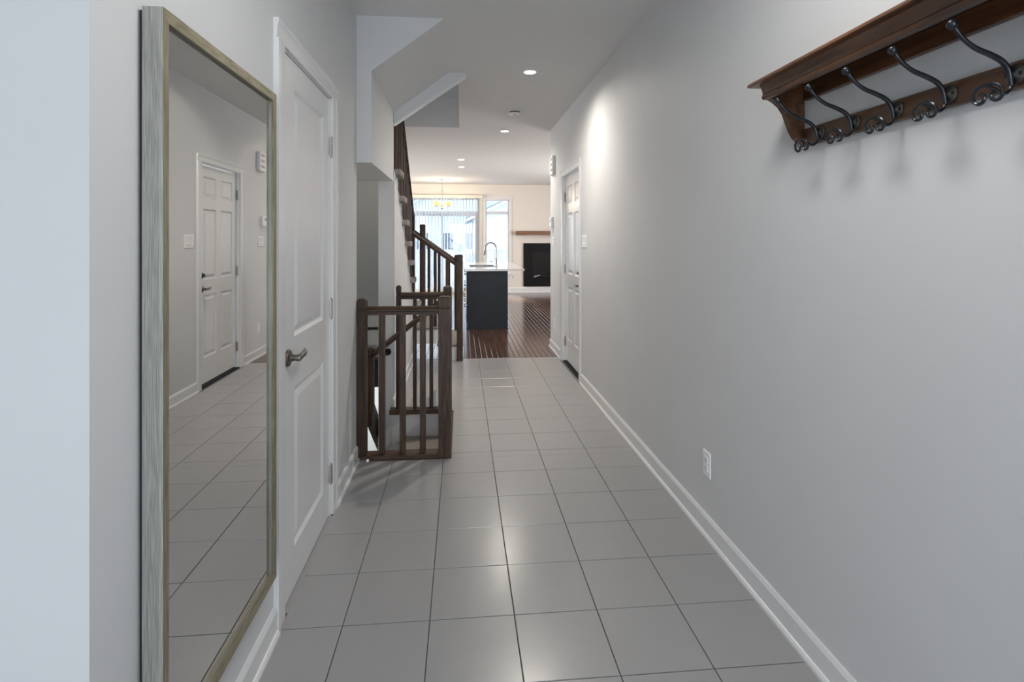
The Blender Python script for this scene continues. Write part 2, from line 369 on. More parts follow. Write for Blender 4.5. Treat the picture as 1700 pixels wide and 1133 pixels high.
# stairwell side walls and basement
sw = MB().prism([(4.50, -2.6), (6.45, -2.6), (6.45, 0.47), (6.15, 0.69), (4.50, 1.925)], 'x', -0.675, -0.545)
st('wall_stair_side', sw, WALL, 'grey wall below the open side of the stairs')
ws = MB()
ws.box(-0.545, -0.10, 4.362, 4.50, -2.6, -0.003)          # under the rear guard railing
ws.box(-0.10, 0.0, 3.47, 4.50, -2.6, -0.3)                 # below the hall edge
ws.box(-0.12, -0.10, 3.50, 4.362, -2.6, -0.02)
st('wall_stairwell_rear', ws, WALL)
st('wall_stairwell_near', MB().box(-1.95, 0.0, 3.35, 3.465, -2.6, -0.3).box(-1.95, XL-0.12, 3.35, 3.42, 0, CZ), WALL)
st('wall_stairwell_left', MB().box(-2.05, -1.95, 3.35, 7.2, -0.3, 1.84).box(-2.05, -1.95, 4.5, 7.2, 1.84, 5.5), WALL)
bs = MB(); bs.box(-3.6, 0.0, 7.6, 7.7, -2.7, -0.3); bs.box(-3.7, -3.6, 3.3, 7.7, -2.7, -0.3); bs.box(-0.1, 0.0, 4.5, 7.7, -2.7, -0.3)
bs.box(-3.6, -2.05, 3.3, 3.4, -2.7, -0.3)
st('wall_basement', bs, TRIM); st('floor_basement', MB().box(-3.7, 0, 3.3, 7.7, -2.8, -2.6), CARPET)
st('ceiling_basement', MB().box(-3.7, -2.05, 3.3, 7.7, -0.3, -0.2), CEIL)

# ------------------------------------------------------------------ baseboards
def base_y(name, xw, sgn, y0, y1, h=0.098, label=None, z=0.0):
    """profile against wall plane xw, sgn=+1 sticks out towards +X"""
    pr = [(0, z), (0.024, z), (0.024, z+0.010), (0.018, z+0.019), (0.013, z+0.021), (0.013, z+h-0.014), (0.006, z+h), (0, z+h)]
    mb = MB().prism([(xw+sgn*a, b) for a, b in pr], 'y', y0, y1)
    return st(name, mb, TRIM, label)
def base_x(name, yw, sgn, x0, x1, h=0.098, z=0.0, label=None):
    pr = [(0, z), (0.024, z), (0.024, z+0.010), (0.018, z+0.019), (0.013, z+0.021), (0.013, z+h-0.014), (0.006, z+h), (0, z+h)]
    vs = [(yw+sgn*a, b) for a, b in pr]
    return st(name, MB().prism(vs, 'x', x0, x1), TRIM, label)
base_y('baseboard_left', XL, 1, 1.0, 1.935); base_y('baseboard_left', XL, 1, 2.845, 3.405)
base_y('baseboard_right', XR, -1, -3.13, 5.05, label='long white baseboard along the right wall'); base_y('baseboard_right', XR, -1, 6.09, 6.85)
base_y('baseboard_stair', -0.545, 1, 4.37, 6.12)
base_x('baseboard_foyer', 1.009, -1, -2.1, XL)
base_x('baseboard_far', 13.75, -1, 0.46, 4.0, h=0.13)
base_x('baseboard_far', 13.75, -1, -4.0, -1.5, h=0.13)

# ------------------------------------------------------------------ panelled doors
def face_panelled(parent, name, x, sgn, y0, y1, z0, z1, panels, thick, m):
    """door slab whose face looks towards sgn*X; panels are holes filled by child panel meshes"""
    mb = MB(); ys = sorted({y0, y1, *[p[0] for p in panels], *[p[1] for p in panels]})
    zs = sorted({z0, z1, *[p[2] for p in panels], *[p[3] for p in panels]})
    for a, b in zip(ys[:-1], ys[1:]):
        for c, d in zip(zs[:-1], zs[1:]):
            if any(p[0] <= a+1e-6 and p[1] >= b-1e-6 and p[2] <= c+1e-6 and p[3] >= d-1e-6 for p in panels): continue
            mb.add([(x, a, c), (x, b, c), (x, b, d), (x, a, d)], [(0, 1, 2, 3)])
    xb = x-sgn*thick
    mb.add([(x, y0, z0), (x, y1, z0), (x, y1, z1), (x, y0, z1), (xb, y0, z0), (xb, y1, z0), (xb, y1, z1), (xb, y0, z1)],
           [(4, 5, 6, 7), (0, 1, 5, 4), (1, 2, 6, 5), (2, 3, 7, 6), (3, 0, 4, 7)])
    slab = obj(name, mb, m, parent)
    for (a, b, c, d) in panels:
        pm = MB(); lv = [(0, 0), (0.004, 0.003), (0.014, 0.009), (0.022, 0.009), (0.044, 0.002), (0.048, 0.0015)]; vs = []
        for i_, dp in lv:
            xx = x-sgn*dp; vs += [(xx, a+i_, c+i_), (xx, b-i_, c+i_), (xx, b-i_, d-i_), (xx, a+i_, d-i_)]
        n = len(lv); fs = [(4*n-4, 4*n-3, 4*n-2, 4*n-1)]
        for r in range(n-1):
            for i in range(4): j = (i+1) % 4; fs.append((r*4+i, r*4+j, r*4+4+j, r*4+4+i))
        pm.add(vs, fs); pm.add([(x-sgn*0.02, a, c), (x-sgn*0.02, b, c), (x-sgn*0.02, b, d), (x-sgn*0.02, a, d)], [(0, 1, 2, 3)])
        obj('panel', pm, m, slab)
    return slab
def casing(parent, xw, sgn, ya, yb, yc, yd, ztop_in, ztop_out):
    """door casing: outer ya..yd, opening yb..yc; mitred stepped profile"""
    mb = MB()
    def prof(w): return [(0, 0), (0.018, 0.0), (0.018, w*0.25), (0.014, w*0.34), (0.012, w*0.9), (0.009, w), (0, w)]
    # jambs legs
    for (o_, i_) in ((ya, yb), (yd, yc)):
        w_ = abs(i_-o_); s_ = 1 if i_ > o_ else -1
        mb.prism([(xw+sgn*a, o_+s_*b) for a, b in prof(w_)], 'z', 0, ztop_in)
    w_ = ztop_out-ztop_in
    mb.prism([(xw+sgn*a, ztop_out-b) for a, b in prof(w_)], 'y', ya, yd)
    obj('casing', mb, TRIM, parent)
    jb = MB()
    jb.box(xw-sgn*0.0, xw-sgn*0.115, yb-0.002, yb+0.014, 0, ztop_in); jb.box(xw, xw-sgn*0.115, yc-0.014, yc+0.002, 0, ztop_in)
    jb.box(xw, xw-sgn*0.115, yb, yc, ztop_in-0.006, ztop_in+0.008)
    obj('jamb', jb, TRIM, parent)
def hinge(parent, x, sgn, y, z):
    mb = MB(); mb.tube([(x+sgn*0.006, y, z-0.045), (x+sgn*0.006, y, z+0.045)], 0.0065, 10)
    mb.ball((x+sgn*0.006, y, z+0.048), 0.005, 8); mb.ball((x+sgn*0.006, y, z-0.048), 0.005, 8)
    mb.box(x, x+sgn*0.002, y-0.012, y+0.012, z-0.044, z+0.044)
    obj('hinge', mb, NICKEL, parent)
def lever(parent, x, sgn, y, z, ydir=1, m=DNICKEL, name='handle'):
    mb = MB()
    mb.lathe([(0.032, 0), (0.033, sgn*0.004), (0.029, sgn*0.010), (0.014, sgn*0.013), (0.0115, sgn*0.03), (0.013, sgn*0.045), (0.011, sgn*0.05)], (x, y, z), 'x', 24)
    pts = [(x+sgn*0.040, y-ydir*0.010, z), (x+sgn*0.041, y+ydir*0.02, z), (x+sgn*0.040, y+ydir*0.07, z+0.001), (x+sgn*0.037, y+ydir*0.095, z+0.004), (x+sgn*0.032, y+ydir*0.115, z+0.010)]
    mb.tube(pts, [0.0115, 0.012, 0.0115, 0.0095, 0.005], 12)
    return obj(name, mb, m, parent)
d1 = thing('door_1', (XL, 2.4, 0), 'white two panel closet door beside the mirror with a lever handle', None); d1['kind'] = 'structure'
casing(d1, XL, 1, 1.937, 2.035, 2.762, 2.842, 2.062, 2.13)
s1 = face_panelled(d1, 'door_slab', XL-0.006, 1, 2.052, 2.746, 0.006, 2.053, [(2.19, 2.635, 0.985, 1.945), (2.19, 2.635, 0.165, 0.785)], 0.035, DOORP)
lever(d1, XL-0.006, 1, 2.105, 0.919)
for z_ in (1.82, 1.02, 0.205): hinge(d1, XL-0.004, 1, 2.757, z_)
obj('sill_tile', MB().box(XL-0.05, XL+0.013, 2.049, 2.748, -0.02, 0.0004), TILE, d1)
obj('latch_plate', MB().box(XL-0.004, XL-0.002, 2.045, 2.05, 0.89, 0.95), NICKEL, d1)
d2 = thing('door_2', (XR, 5.57, 0), 'white six panel door with lever and deadbolt at the end of the right wall', None); d2['kind'] = 'structure'
casing(d2, XR, -1, 5.055, 5.135, 6.005, 6.085, 2.062, 2.13)
pn = []
for (a, b) in ((5.255, 5.52), (5.62, 5.885)):
    pn += [(a, b, 1.745, 1.945), (a, b, 0.985, 1.645), (a, b, 0.265, 0.845)]
s2 = face_panelled(d2, 'door_slab', XR+0.03, -1, 5.152, 5.988, 0.03, 2.045, pn, 0.04, DOORP)
lever(d2, XR+0.03, -1, 5.215, 0.905)
db = MB().lathe([(0.027, 0), (0.028, -0.006), (0.022, -0.014), (0.008, -0.016)], (XR+0.03, 5.215, 1.03), 'x', 20); db.box(XR+0.016, XR-0.003, 5.207, 5.223, 1.015, 1.045, 0.003)
obj('deadbolt', db, DNICKEL, d2)
obj('sill_tile', MB().box(XR-0.013, XR+0.03, 5.149, 5.99, -0.02, 0.0004), TILE, d2)
for z_ in (1.83, 1.03, 0.23): hinge(d2, XR+0.026, -1, 5.985, z_)
obj('threshold', MB().box(XR-0.004, XR+0.10, 5.149, 5.99, 0.0, 0.012, 0.003), FPB, d2)

# ------------------------------------------------------------------ windows
def frame_rect(mb, x0, x1, y0, y1, z0, z1, w_):
    mb.box(x0, x0+w_, y0, y1, z0, z1); mb.box(x1-w_, x1, y0, y1, z0, z1)
    mb.box(x0+w_, x1-w_, y0, y1, z0, z0+w_); mb.box(x0+w_, x1-w_, y0, y1, z1-w_, z1)
w1 = thing('window_1', (-0.5, 13.8, 0), 'white sliding patio door with transom behind the vertical blinds', None); w1['kind'] = 'structure'
mb = MB(); frame_rect(mb, -1.45, 0.44, 13.78, 13.88, 0.02, 2.40, 0.05); mb.box(-1.40, 0.39, 13.78, 13.88, 2.0, 2.07); obj('frame', mb, VINYL, w1)
for (a, b, yy) in ((-1.40, -0.47, 13.84), (-0.53, 0.39, 13.80)):
    mb = MB(); frame_rect(mb, a, b, yy, yy+0.03, 0.07, 2.0, 0.06); s_ = obj('sash', mb, VINYL, w1)
    obj('pane', MB().box(a+0.06, b-0.06, yy+0.012, yy+0.018, 0.13, 1.94), GLASS, s_)
obj('pane', MB().box(-1.40, 0.39, 13.83, 13.836, 2.07, 2.35), GLASS, w1)
mb = MB(); frame_rect(mb, -1.53, 0.515, 13.732, 13.752, 0, 2.475, 0.075); obj('casing', mb, VAL, w1)
w2 = thing('window_2', (0.9, 13.8, 0.48), 'narrow white window with a transom pane right of the patio door', None); w2['kind'] = 'structure'
mb = MB(); frame_rect(mb, 0.60, 1.19, 13.78, 13.88, 0.48, 2.36, 0.03); mb.box(0.62, 1.17, 13.77, 13.88, 1.985, 2.065); obj('frame', mb, VINYL, w2)
obj('pane', MB().box(0.63, 1.16, 13.83, 13.836, 0.51, 1.985), GLASS, w2); obj('pane', MB().box(0.63, 1.16, 13.83, 13.836, 2.065, 2.33), GLASS, w2)
mb = MB(); frame_rect(mb, 0.53, 1.26, 13.730, 13.752, 0.41, 2.43, 0.07); obj('casing', mb, TRIM, w2)
obj('sill', MB().box(0.52, 1.27, 13.70, 13.752, 0.47, 0.49, 0.004), TRIM, w2)
for nm, xx, ya, yb, za, zb in (('window_3', -4.06, 9.4, 11.8, 0.75, 2.25), ('window_4', 4.06, 8.8, 11.2, 0.7, 2.3)):  # out-of-view windows added to go with the side area lights
    o = thing(nm, (xx, (ya+yb)/2, za), 'added white framed side window of the far room, out of view', None); o['kind'] = 'structure'
    mb = MB()
    for (a, b, c, d) in ((ya, ya+0.05, za, zb), (yb-0.05, yb, za, zb), (ya, yb, za, za+0.05), (ya, yb, zb-0.05, zb), ((ya+yb)/2-0.025, (ya+yb)/2+0.025, za, zb)): mb.box(xx-0.03, xx+0.03, a, b, c, d)
    obj('frame', mb, VINYL, o)

# ------------------------------------------------------------------ vertical blinds
bl = thing('vertical_blind', (-0.5, 13.65, 2.35), 'white vertical blinds hanging open across the patio door', 'blinds')
obj('valance', MB().box(-1.60, 0.52, 13.60, 13.70, 2.385, 2.462, 0.004), VAL, bl)
sl = None
for i in range(25):
    xx = -1.52+0.078*i
    if xx > 0.37: break
    if sl is None:
        m_ = MB(); n = 4; c_, s_ = math.cos(math.radians(78)), math.sin(math.radians(78)); vs = []
        for zz in (0.04, 2.39):
            for side in (0.0005, -0.0005):
                for q in range(n+1):
                    u = -0.0445+0.089*q/n; bow = 0.004*(1-(u/0.0445)**2)+side
                    vs.append((xx+u*c_-bow*s_, 13.65+u*s_+bow*c_, zz))
        fs = []
        N = n+1
        for q in range(n):
            fs += [(q, q+1, 2*N+q+1, 2*N+q), (N+q, 3*N+q, 3*N+q+1, N+q+1), (q, N+q, N+q+1, q+1), (2*N+q, 2*N+q+1, 3*N+q+1, 3*N+q)]
        fs += [(0, 2*N, 3*N, N), (n, N+n, 3*N+n, 2*N+n)]
        m_.add(vs, fs); sl = obj('slat', m_, SLAT, bl)
    else: dup_part(sl, (0.078*i, 0, 0))

# ------------------------------------------------------------------ stairs going up
RISE = 0.1990
su = thing('staircase', (-0.5, 5.6, 0), 'beige carpeted staircase rising to the upper floor along the left', 'stairs')
wood_body = MB()
# flight A bottom steps climb to the left
A = [(0.0, -0.26, 0.19), (-0.26, -0.52, 0.385)]
for i, (xa, xb, z_) in enumerate(A):
    obj('riser', MB().box(xa-0.02, -1.5 if i == 1 else xb, 6.16, 7.05, z_-0.195, z_-0.035), TRIM, su)
    obj('tread', MB().box(xa+0.022, xb-0.02, 6.135, 7.07, z_-0.036, z_, 0.014), CARPET, su)
# winders
for (xa, z_, y0) in ((-0.52, 0.58, 6.16), (-0.80, 0.765, 6.16)):
    obj('riser', MB().box(xa-0.02, -1.5, y0, 7.05, z_-0.195, z_-0.035), TRIM, su)
    obj('tread', MB().box(xa+0.022, -1.5, y0-0.02, 7.07, z_-0.036, z_, 0.014), CARPET, su)
ny = [6.10-0.262*i for i in range(7)]; nz = [0.945+RISE*i for i in range(7)]
tr0 = rs0 = None
for i in range(7):
    y_, z_ = ny[i], nz[i]
    if i == 6: break
    m_ = MB(); m_.prism([(y_+0.0, z_-0.058), (y_+0.022, z_-0.048), (y_+0.034, z_-0.026), (y_+0.026, z_-0.006), (y_+0.006, z_), (y_-0.262, z_), (y_-0.262, z_-0.046), (y_-0.02, z_-0.050)], 'x', -1.5, -0.500)
    if tr0 is None: tr0 = obj('tread', m_, CARPET, su)
    else: dup_part(tr0, (0, -0.262*i, RISE*i))
    m_ = MB().box(-1.5, -0.548, y_-0.015, y_-0.035, z_-0.19, z_-0.047)
    if rs0 is None: rs0 = obj('riser', m_, TRIM, su)
    else: dup_part(rs0, (0, -0.262*i, RISE*i))
# white skirt between the drywall line and the treads, and the sloped underside
sk = [(6.14, 0.70)]; 
for i in range(6): sk += [(ny[i]-0.012, nz[i]-RISE-0.01 if i else 0.76), (ny[i]-0.012, nz[i]-0.047)]
sk += [(4.50, nz[5]-0.047), (4.50, 1.925)]
obj('skirt_board', MB().prism(sk, 'x', -0.60, -0.552), TRIM, su)
so = [(4.525, 1.836), (6.45, 0.32), (6.45, 0.60), (6.14, 0.70), (4.525, 1.93)]
obj('soffit', MB().prism(so, 'x', -1.95, -0.66).box(-1.95, -0.55, 6.40, 6.46, -0.28, 0.6), WALL, su)
obj('side_trim', MB().beam((-0.548, 4.53, 1.917), (-0.548, 6.14, 0.712), [(-0.008, -0.006), (0.008, -0.006), (0.008, 0.006), (-0.008, 0.006)]), TRIM, su)

RP = [(-0.030, 0.0), (-0.022, -0.004), (-0.022, -0.024), (0.022, -0.024), (0.022, -0.004), (0.030, 0.0), (0.030, 0.010), (0.022, 0.022), (0.008, 0.028), (-0.008, 0.028), (-0.022, 0.022), (-0.030, 0.010)]
def newel(x0, x1, y0, y1, z0, z1, parent, name='newel_post', m=RAILM):
    mb = MB(); c = 0.008
    def ring(i, z): return [(x0+i, y0+i, z), (x1-i, y0+i, z), (x1-i, y1-i, z), (x0+i, y1-i, z)]
    vs = ring(0, z0)+ring(0, z1-0.075)+ring(c*0.5, z1-0.072)+ring(c*0.5, z1-0.066)+ring(0, z1-0.063)+ring(0, z1-0.012)+ring(0.010, z1)
    n = 7; fs = [(3, 2, 1, 0), (4*n-4, 4*n-3, 4*n-2, 4*n-1)]
    for r in range(n-1):
        for i in range(4): j = (i+1) % 4; fs.append((r*4+i, r*4+j, r*4+4+j, r*4+4+i))
    return obj(name, mb.add(vs, fs), m, parent)
def baluster(x, y, z0, z1, w_, parent): return obj('baluster', MB().box(x-w_/2, x+w_/2, y-w_/2, y+w_/2, z0, z1, 0.002), RAILM, parent)
# near guard railing
g1 = thing('guard_railing', (-0.36, 3.45, 0), 'brown oak guard railing nearest the camera, three balusters by the left wall', 'railing')
newel(-0.146, -0.067, 3.412, 3.49, 0, 1.004, g1); newel(XL, -0.586, 3.412, 3.47, 0, 0.994, g1, 'half_newel')
obj('handrail', MB().beam((-0.588, 3.445, 0.917), (-0.146, 3.445, 0.917), RP), RAILH, g1)
obj('shoe_rail', MB().box(XL, -0.146, 3.403, 3.50, 0, 0.028, 0.003), RAILH, g1)
for x_ in (-0.494, -0.367, -0.243): baluster(x_, 3.445, 0.028, 0.895, 0.036, g1)
# rear guard railing
g2 = thing('guard_railing', (-0.3, 4.33, 0), 'dark guard railing on the far side of the stairwell opening, two balusters', 'railing')
newel(-0.145, -0.079, 4.30, 4.366, 0, 0.992, g2); newel(-0.512, -0.474, 4.31, 4.355, 0.035, 1.0, g2, 'half_newel')
obj('handrail', MB().beam((-0.476, 4.333, 0.917), (-0.145, 4.333, 0.917), RP), RAILH, g2)
obj('shoe_rail', MB().box(-0.56, -0.145, 4.275, 4.372, 0, 0.035, 0.003), RAILH, g2)
for x_ in (-0.368, -0.239): baluster(x_, 4.333, 0.035, 0.895, 0.029, g2)
st('trim_2', MB().box(-0.125, -0.067, 3.49, 4.30, -0.022, 0.004, 0.004), RAILM, 'wooden nosing at the top of the basement stairs')
# lower stair balustrade, near and far side of the first steps
g3 = thing('stair_balustrade', (-0.03, 6.15, 0), 'dark balustrade on the near side of the bottom steps with a square newel', 'railing')
newel(-0.056, 0.012, 6.10, 6.168, 0, 1.189, g3)
obj('handrail', MB().beam((-0.05, 6.14, 1.07), (-0.545, 6.14, 1.425), RP), RAILH, g3)
for x_, z0 in ((-0.165, 0.19), (-0.298, 0.385), (-0.43, 0.385)): baluster(x_, 6.16, z0, 1.05+0.717*(-0.05-x_), 0.034, g3)
g4 = thing('stair_balustrade', (-0.25, 7.04, 0), 'dark balustrade on the window side of the bottom steps, behind the near one', 'railing')
newel(-0.535, -0.465, 7.01, 7.08, 0.385, 1.552, g4); newel(-0.095, -0.03, 7.01, 7.075, 0, 1.16, g4)
obj('handrail', MB().beam((-0.08, 7.045, 1.085), (-0.60, 7.045, 1.455), RP), RAILH, g4)
for x_, z0 in ((-0.165, 0.19), (-0.29, 0.385), (-0.42, 0.385)): baluster(x_, 7.045, z0, 1.065+0.71*(-0.08-x_), 0.034, g4)
# balustrade of the flight that climbs towards the camera
g5 = thing('stair_balustrade', (-0.56, 5.4, 0.9), 'tall dark balustrade climbing steeply along the open side of the carpeted flight', 'railing')
newel(-0.592, -0.535, 6.26, 6.32, 0.58, 1.66, g5)
obj('handrail', MB().beam((-0.563, 6.30, 1.56), (-0.563, 4.50, 2.93), RP), RAILM, g5)
for i in range(6):
    for q in range(2):
        yb_ = ny[i]-0.06-0.131*q; baluster(-0.563, yb_, nz[i], 1.56+0.761*(6.30-yb_)-0.02, 0.034, g5)
# upper floor guard along the hole
g6 = thing('upstairs_railing', (-0.03, 6.0, T), 'dark guard railing upstairs at the edge of the ceiling opening', 'railing')
newel(-0.062, -0.0, 5.50, 5.56, 2.95, 4.15, g6)
obj('handrail', MB().beam((0.02, 5.53, 4.0), (0.02, 6.9, 4.0), RP), RAILM, g6)
for i in range(9): baluster(0.02, 5.68+0.14*i, T, 3.98, 0.034, g6)

# ------------------------------------------------------------------ stairs going down
sd = thing('basement_staircase', (-0.45, 3.9, -0.6), 'carpeted basement steps going down behind the near railing', 'stairs')
for i, (xa, xb) in enumerate(((-0.12, -0.45), (-0.45, -0.72))):
    z_ = -0.195*(i+1); obj('tread', MB().box(xa+0.0, xb-0.02, 3.466, 4.36, z_-0.04, z_, 0.012), CARPET, sd)
    obj('riser', MB().box(xb+0.02, xb, 3.466, 4.36, z_-0.24, z_-0.04), CARPET, sd)
obj('landing', MB().box(-1.55, -0.70, 3.466, 4.40, -0.63, -0.585, 0.01), CARPET, sd)
for i in range(5):
    z_ = -0.78-0.195*i; y_ = 4.40+0.255*i
    obj('tread', MB().box(-1.55, -0.90, y_, y_+0.28, z_-0.04, z_, 0.012), CARPET, sd)
def skirt(x0, x1, zb):
    return MB().prism([(x0, zb), (x0, zb+0.15), (x1, zb+0.15+0.85*(x1-x0)), (x1, zb+0.85*(x1-x0))], 'y', 4.345, 4.362)
obj('skirt_board', skirt(-0.545, -0.20, -0.27), TRIM, sd)
obj('skirt_board', MB().prism([(-0.675, -0.38), (-0.675, -0.23), (-0.545, -0.12), (-0.545, -0.27)], 'y', 4.483, 4.50), TRIM, sd)
b1 = thing('basement_balustrade', (-0.71, 4.3, -0.6), 'dark lower newel post with sloped stringer beside the lit basement', 'railing')
newel(-0.74, -0.679, 4.27, 4.33, 0.03, 0.52, b1)
obj('stringer', MB().prism([(4.31, 0.14), (4.31, -0.09), (6.2, -1.53), (6.2, -1.30)], 'x', -0.73, -0.695), RAILM, b1)
hr = thing('wall_handrail', (-0.45, 4.42, 0.7), 'brown sloped handrail over the basement steps with a round rosette', 'handrail')
obj('rail', MB().beam((-0.15, 4.30, 0.885), (-0.70, 4.30, 0.455), RP), RAILH, hr)
br = MB().lathe([(0.028, 0), (0.028, -0.010), (0.02, -0.016), (0.008, -0.018)], (-0.60, 4.5, 0.447), 'y', 20)
br.tube([(-0.60, 4.485, 0.447), (-0.60, 4.40, 0.44), (-0.60, 4.33, 0.46), (-0.60, 4.305, 0.505)], 0.007, 8)
obj('bracket', br, FPB, hr)

# ------------------------------------------------------------------ wall mirror
MX0, MX1, MY0, MY1, MZ0, MZ1 = XL+0.008, XL+0.048, 1.151, 1.822, 0.272, 1.832
mi = thing('wall_mirror', (XL, 1.486, MZ0), 'tall mirror in a brushed silver and champagne frame on the left wall', 'mirror')
fw = 0.025
FD = MX1-0.008
fr = MB()
fr.box(MX0, FD, MY0, MY0+fw, MZ0, MZ1); fr.box(MX0, FD, MY1-fw, MY1, MZ0, MZ1)
fr.box(MX0, FD, MY0+fw, MY1-fw, MZ0, MZ0+fw); fr.box(MX0, FD, MY0+fw, MY1-fw, MZ1-fw, MZ1)
obj('frame', fr, SILVER, mi)
o4 = [(MY0, MZ0), (MY1, MZ0), (MY1, MZ1), (MY0, MZ1)]; i4 = [(MY0+fw, MZ0+fw), (MY1-fw, MZ0+fw), (MY1-fw, MZ1-fw), (MY0+fw, MZ1-fw)]
side = MB()
for i in range(4):
    p, q = o4[i], o4[(i+1) % 4]
    side.add([(FD, *p), (FD, *q), (MX1, *q), (MX1, *p)], [(0, 1, 2, 3)])
obj('frame_edge', side, SILVER, mi)
def mitre(a, b, c, d, m):
    obj('frame_face', MB().add([(MX1, *a), (MX1, *b), (MX1-0.0015, *c), (MX1-0.0015, *d), (FD, *c), (FD, *d)], [(0, 1, 2, 3), (3, 2, 4, 5)]), m, mi)
mitre(o4[0], o4[1], i4[1], i4[0], CHAMPY); mitre(o4[1], o4[2], i4[2], i4[1], CHAMP); mitre(o4[2], o4[3], i4[3], i4[2], CHAMPY); mitre(o4[3], o4[0], i4[0], i4[3], CHAMP)
gx = MX1-0.012
obj('mirror_glass', MB().add([(gx, i4[0][0]+.0015, i4[0][1]+.0015), (gx, i4[1][0]-.0015, i4[1][1]+.0015), (gx, i4[2][0]-.0015, i4[2][1]-.0015), (gx, i4[3][0]+.0015, i4[3][1]-.0015),
    (gx-.003, i4[0][0], i4[0][1]), (gx-.003, i4[1][0], i4[1][1]), (gx-.003, i4[2][0], i4[2][1]), (gx-.003, i4[3][0], i4[3][1])], [(0, 1, 2, 3), (7, 6, 5, 4), (0, 4, 5, 1), (1, 5, 6, 2), (2, 6, 7, 3), (3, 7, 4, 0)]), GLASSM, mi)
obj('backing', MB().box(XL+0.0005, gx-0.004, MY0+0.006, MY1-0.006, MZ0+0.006, MZ1-0.006), BLACK, mi)

# ------------------------------------------------------------------ coat rack
RY0, RY1 = 0.745, 1.70
cr_ = thing('coat_rack', (XR, 1.22, 1.66), 'brown wooden shelf coat rack with dark iron hooks on the right wall', 'coat rack')
tp = [(XR, 1.868), (XR, 1.882), (0.956, 1.882), (0.950, 1.877), (0.948, 1.870), (0.950, 1.868)]
obj('shelf_top', MB().prism(tp, 'y', RY0-0.035, RY1+0.035), RACK, cr_)
cw = [(1.0, 1.868), (0.972, 1.868), (0.977, 1.858), (0.981, 1.848), (0.983, 1.838), (0.980, 1.834), (0.979, 1.828), (0.981, 1.823), (0.985, 1.821), (1.0, 1.821)]
cwm = MB().prism(cw, 'y', RY0, RY1)
obj('crown_moulding', cwm, RACK, cr_)
obj('upper_board', MB().box(1.107, XR, RY0+0.02, RY1-0.02, 1.815, 1.868, 0.002), RACK, cr_)
obj('hook_board', MB().box(1.105, XR, RY0, RY1, 1.667, 1.722, 0.003), RACK, cr_)
bp = [(1.0, 1.868), (0.986, 1.84), (0.988, 1.824), (0.998, 1.820), (1.013, 1.812), (1.032, 1.796), (1.047, 1.775), (1.057, 1.748), (1.068, 1.718), (1.082, 1.694), (1.095, 1.683), (1.105, 1.680), (1.112, 1.72), (1.112, 1.868)]
bk = obj('bracket', MB().prism(bp, 'y', RY1-0.025, RY1-0.001), RACK, cr_)
dup_part(bk, (0, -(RY1-RY0)+0.026, 0))
def smooth_path(pts, n=4):
    out = []
    P_ = [Vector(p) for p in pts]
    for i in range(len(P_)-1):
        p0, p1, p2, p3 = P_[max(i-1, 0)], P_[i], P_[i+1], P_[min(i+2, len(P_)-1)]
        for k_ in range(n):
            t = k_/n; out.append(0.5*((2*p1)+(p2-p0)*t+(2*p0-5*p1+4*p2-p3)*t*t+(3*p1-p0-3*p2+p3)*t**3))
    out.append(P_[-1]); return out
Y0h = 1.586
arm = smooth_path([(1.094, Y0h, 1.672), (1.089, Y0h, 1.700), (1.074, Y0h, 1.720), (1.047, Y0h, 1.733), (1.015, Y0h, 1.745), (0.989, Y0h, 1.763), (0.968, Y0h, 1.788)], 4)
hk = MB().tube(arm, [0.0047+0.0012*math.sin(PI*min(1, i/18)) for i in range(len(arm))], 10).ball((0.966, Y0h, 1.790), 0.0105, 14)
hook = obj('hook', hk, IRON, cr_)
pl = MB().lathe([(0.021, 0), (0.0215, -0.003), (0.018, -0.005), (0.010, -0.006), (0.006, -0.010), (0.0008, -0.011)], (1.105, Y0h, 1.694), 'x', 22)
obj('plate', pl, IRONL, hook)
sc_ = MB()
for sy in (-1, 1): sc_.lathe([(0.0042, 0), (0.0042, -0.0062)], (1.105, Y0h+sy*0.0128, 1.694), 'x', 10)
obj('screw', sc_, BLACK, hook)
hf = [(0.0, 0.0185), (0.013, 0.018), (0.025, 0.012), (0.031, 0.002), (0.029, -0.009), (0.021, -0.015), (0.0115, -0.0135), (0.007, -0.006), (0.0095, 0.001), (0.014, 0.003)]
full_c = [(-a, b) for a, b in hf[::-1]][:-1]+hf
cu = MB().tube(smooth_path([(1.042-0.12*b, Y0h+a, 1.653+b) for a, b in full_c], 3), 0.0036, 8)
cu.tube(smooth_path([(1.097, Y0h, 1.682), (1.090, Y0h, 1.662), (1.076, Y0h, 1.655), (1.058, Y0h, 1.663), (1.040, Y0h, 1.6715)], 4), 0.0035, 8)
obj('double_curl', cu, IRON, hook)
for i in range(1, 6): dup_part(hook, (0, -0.1488*i, 0))

